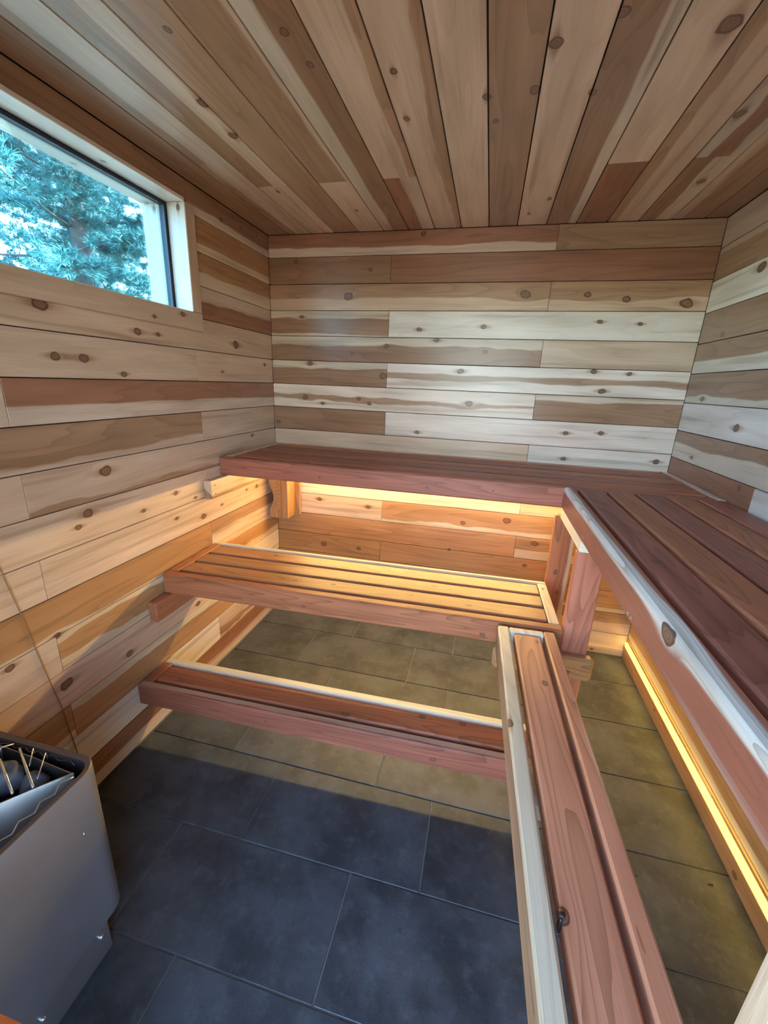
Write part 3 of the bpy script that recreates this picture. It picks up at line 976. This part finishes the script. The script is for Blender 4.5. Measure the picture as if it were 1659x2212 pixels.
stone('heater_stone', (0.270, -1.848, 0.567), (0.042, 0.034, 0.034), 'large bluish stone under the two thick rods of the heater', 1.3)
stone('heater_stone', (0.338, -1.836, 0.557), (0.030, 0.026, 0.026), 'small grey stone at the narrow corner of the heater tray', 2.1)
stone('heater_stone', (0.190, -1.835, 0.562), (0.036, 0.030, 0.028), 'dark heater stone at the left picture edge, behind the large stone', 3.7)
stone('heater_stone', (0.255, -1.925, 0.557), (0.042, 0.036, 0.032), 'dark heater stone at the left picture edge, in front of the large stone', 4.4)
for i, (x, y, lab) in enumerate(((0.145, -1.905, 'heater stone against the left wall side of the tray'), (0.165, -2.00, 'heater stone in the middle of the tray length'),
                                 (0.135, -2.085, 'heater stone at the near end of the tray'))):
    stone('heater_stone', (x, y, 0.562), (0.042, 0.038, 0.034), lab, 5.0 + i)
boxes('stone_tray_floor', [(0.09 - OX, 0.41 - OX, -2.14 - OY, -1.815 - OY, 0.488, 0.492)], MAT_BLACK, ht)

# ------------------------------------------------------------------ cable, guessed rail, chips on the floor
cb_ = [(0.004, -1.60, 1.00), (0.0045, -1.588, 0.904), (0.0045, -1.567, 0.775), (0.0045, -1.552, 0.648), (0.0045, -1.536, 0.536), (0.0045, -1.516, 0.407), (0.0045, -1.500, 0.206)]
ob = tube('sensor_cable', cb_, 0.0016, MAT_CABLE, None)
tag(ob, 'thin brown cable running down the left wall to the heater', 'cable')

gr = thing('guessed_rail', 'reddish cedar rail guessed for the unclear shape at the bottom left corner of the picture', 'guard rail', (0.67, -2.37, 0))  # cedar rail on posts, a guessed stand-in for an unclear reddish shape
lumber(gr, 'rail_board', (0.59 - 0.67, -2.139 + 2.37, 0.600), NEG, (1, 0, 0), 0.45, 0.16, 0.036, 'C', ALL_HEART, 0.01, c=0.010, ce=0.010)
lumber(gr, 'post', (0.63 - 0.67, -2.52 + 2.37, 0.001), UP, (1, 0, 0), 0.560, 0.06, 0.04, 'C', ALL_HEART, 0.01)
lumber(gr, 'post', (0.63 - 0.67, -2.20 + 2.37, 0.001), UP, (1, 0, 0), 0.560, 0.06, 0.04, 'C', ALL_HEART, 0.01)
MAT_CHIP = plain('dark_chip', (0.03, 0.022, 0.018), 0.8)
for (x, y, a, lx, lab) in ((2.070, -1.228, 0.1, 0.014, 'small dark splinter on the floor tiles beside the right light strip'), (1.853, -1.262, 0.3, 0.007, 'tiny dark chip on the floor tiles beside the narrow bench')):
    me = board_mesh('wood_chip', lx, 0.004, 0.002, 0.0005, 0.0008)
    me.materials.append(MAT_CHIP)
    o = link(bpy.data.objects.new('wood_chip', me))
    o.location = (x, y, 0.0026)
    o.rotation_euler = (0, 0, a)
    tag(o, lab, 'wood chip')

# ------------------------------------------------------------------ outdoors
ground = struct(boxes('ground', [(-40, 40, -40, 40, -0.30, -0.14)], MAT_GROUND))


def pine(name, loc, height, r0, seed, label, n_br=70, z_lo=0.9, spread=2.3, tufts=16):
    rnd = random.Random(seed)
    root = thing(name, label, 'tree', loc, 0.0, 'pines outside the window')
    lean = rnd.uniform(-0.02, 0.02)
    path, rad = [], []
    for i in range(15):
        t = i / 14
        path.append((lean * height * t + 0.05 * math.sin(6 * t + seed), 0.05 * math.cos(5 * t + seed), height * t))
        rad.append(r0 * (1 - 0.9 * t) + 0.01)
    tube('trunk', path, rad, MAT_BARK, root, 10)
    bv, bf = [], []
    nv, nf = [], []
    def seg_tube(pts, ra):
        base = len(bv)
        seg = 4
        for i, p in enumerate(pts):
            a = pts[max(i - 1, 0)]
            b = pts[min(i + 1, len(pts) - 1)]
            t = (b - a).normalized()
            s = t.cross(Vector((0, 0, 1)))
            s = s.normalized() if s.length > 1e-4 else Vector((1, 0, 0))
            u = s.cross(t)
            for k in range(seg):
                an = math.pi * 2 * k / seg
                bv.append(tuple(p + (s * math.cos(an) + u * math.sin(an)) * ra[i]))
        for i in range(len(pts) - 1):
            for k in range(seg):
                j = (k + 1) % seg
                bf.append((base + i * seg + k, base + i * seg + j, base + i * seg + seg + j, base + i * seg + seg + k))
    def tuft(p, d, size):
        for _ in range(11):
            dd = (d + Vector((rnd.gauss(0, 0.7), rnd.gauss(0, 0.7), rnd.gauss(0.15, 0.7)))).normalized()
            s = dd.cross(Vector((rnd.random() - .5, rnd.random() - .5, rnd.random() - .5)))
            if s.length < 1e-3:
                continue
            s = s.normalized() * size * 0.055
            b = len(nv)
            e = p + dd * size
            nv.extend([tuple(p - s), tuple(p + s), tuple(e)])
            nf.append((b, b + 1, b + 2))
    for i in range(n_br):
        t = (z_lo + (height - z_lo) * ((i + rnd.random()) / n_br)) / height
        z = t * height
        az = i * 2.399 + rnd.uniform(-0.4, 0.4)
        L = spread * (1.08 - t) ** 0.75 * rnd.uniform(0.7, 1.15)
        d = Vector((math.cos(az), math.sin(az), 0))
        p = Vector((lean * z, 0, z))
        pts, ra = [p.copy()], [0.022 * (1.1 - t) + 0.005]
        up = rnd.uniform(-0.15, 0.35)
        m = 6
        for k in range(m):
            d = (d + Vector((rnd.uniform(-.18, .18), rnd.uniform(-.18, .18), 0))).normalized()
            p = p + d * (L / m) + Vector((0, 0, up * L / m * (0.4 + k / m) - 0.05 * L / m))
            pts.append(p.copy())
            ra.append(ra[0] * (1 - (k + 1) / (m + 1)))
        seg_tube(pts, ra)
        for k in range(1, m + 1):
            for s_ in range(3 if k < m else 4):
                q = pts[k]
                sd = (d * 0.6 + Vector((rnd.uniform(-1, 1), rnd.uniform(-1, 1), rnd.uniform(-0.25, 0.4)))).normalized()
                tl = L * rnd.uniform(0.12, 0.3)
                tp = [q, q + sd * tl * 0.5, q + sd * tl + Vector((0, 0, 0.03))]
                seg_tube(tp, [0.006, 0.004, 0.002])
                for w in range(tufts):
                    f = rnd.uniform(0.15, 1.05)
                    tuft(q + sd * tl * f + Vector((rnd.gauss(0, .03), rnd.gauss(0, .03), rnd.gauss(0, .03))), sd, rnd.uniform(0.08, 0.14))
    brn = mesh_obj('branches', bv, bf, MAT_BARK, root, True)
    brn['kind'] = 'stuff'
    nd = mesh_obj('needles', nv, nf, MAT_NEEDLE, brn)
    nd['kind'] = 'stuff'
    return root


def copy_tree(src, loc, rz, sc, label):
    r = src.copy()
    link(r)
    r.location = loc
    r.rotation_euler = (0, 0, rz)
    r.scale = (sc, sc, sc)
    r['label'] = label
    for ch in src.children:
        c = ch.copy()
        COL.objects.link(c)
        c.parent = r
        for gc in ch.children:
            d = gc.copy()
            COL.objects.link(d)
            d.parent = c
    return r


p1 = pine('pine_tree', (-4.57, 3.10, -0.15), 8.5, 0.14, 5, 'pine with a straight trunk in the middle of the window view')
copy_tree(p1, (-9.2, 8.0, -0.15), 2.6, 1.15, 'pine standing behind the straight trunk in the window view')
copy_tree(p1, (-13.6, 12.2, -0.15), 4.1, 1.35, 'farthest and faintest pine seen through the window')
copy_tree(p1, (-10.3, 2.9, -0.15), 1.3, 1.05, 'pine at the left end of the window view')
copy_tree(p1, (-3.9, 8.9, -0.15), 5.2, 1.0, 'pine at the right end of the window view')
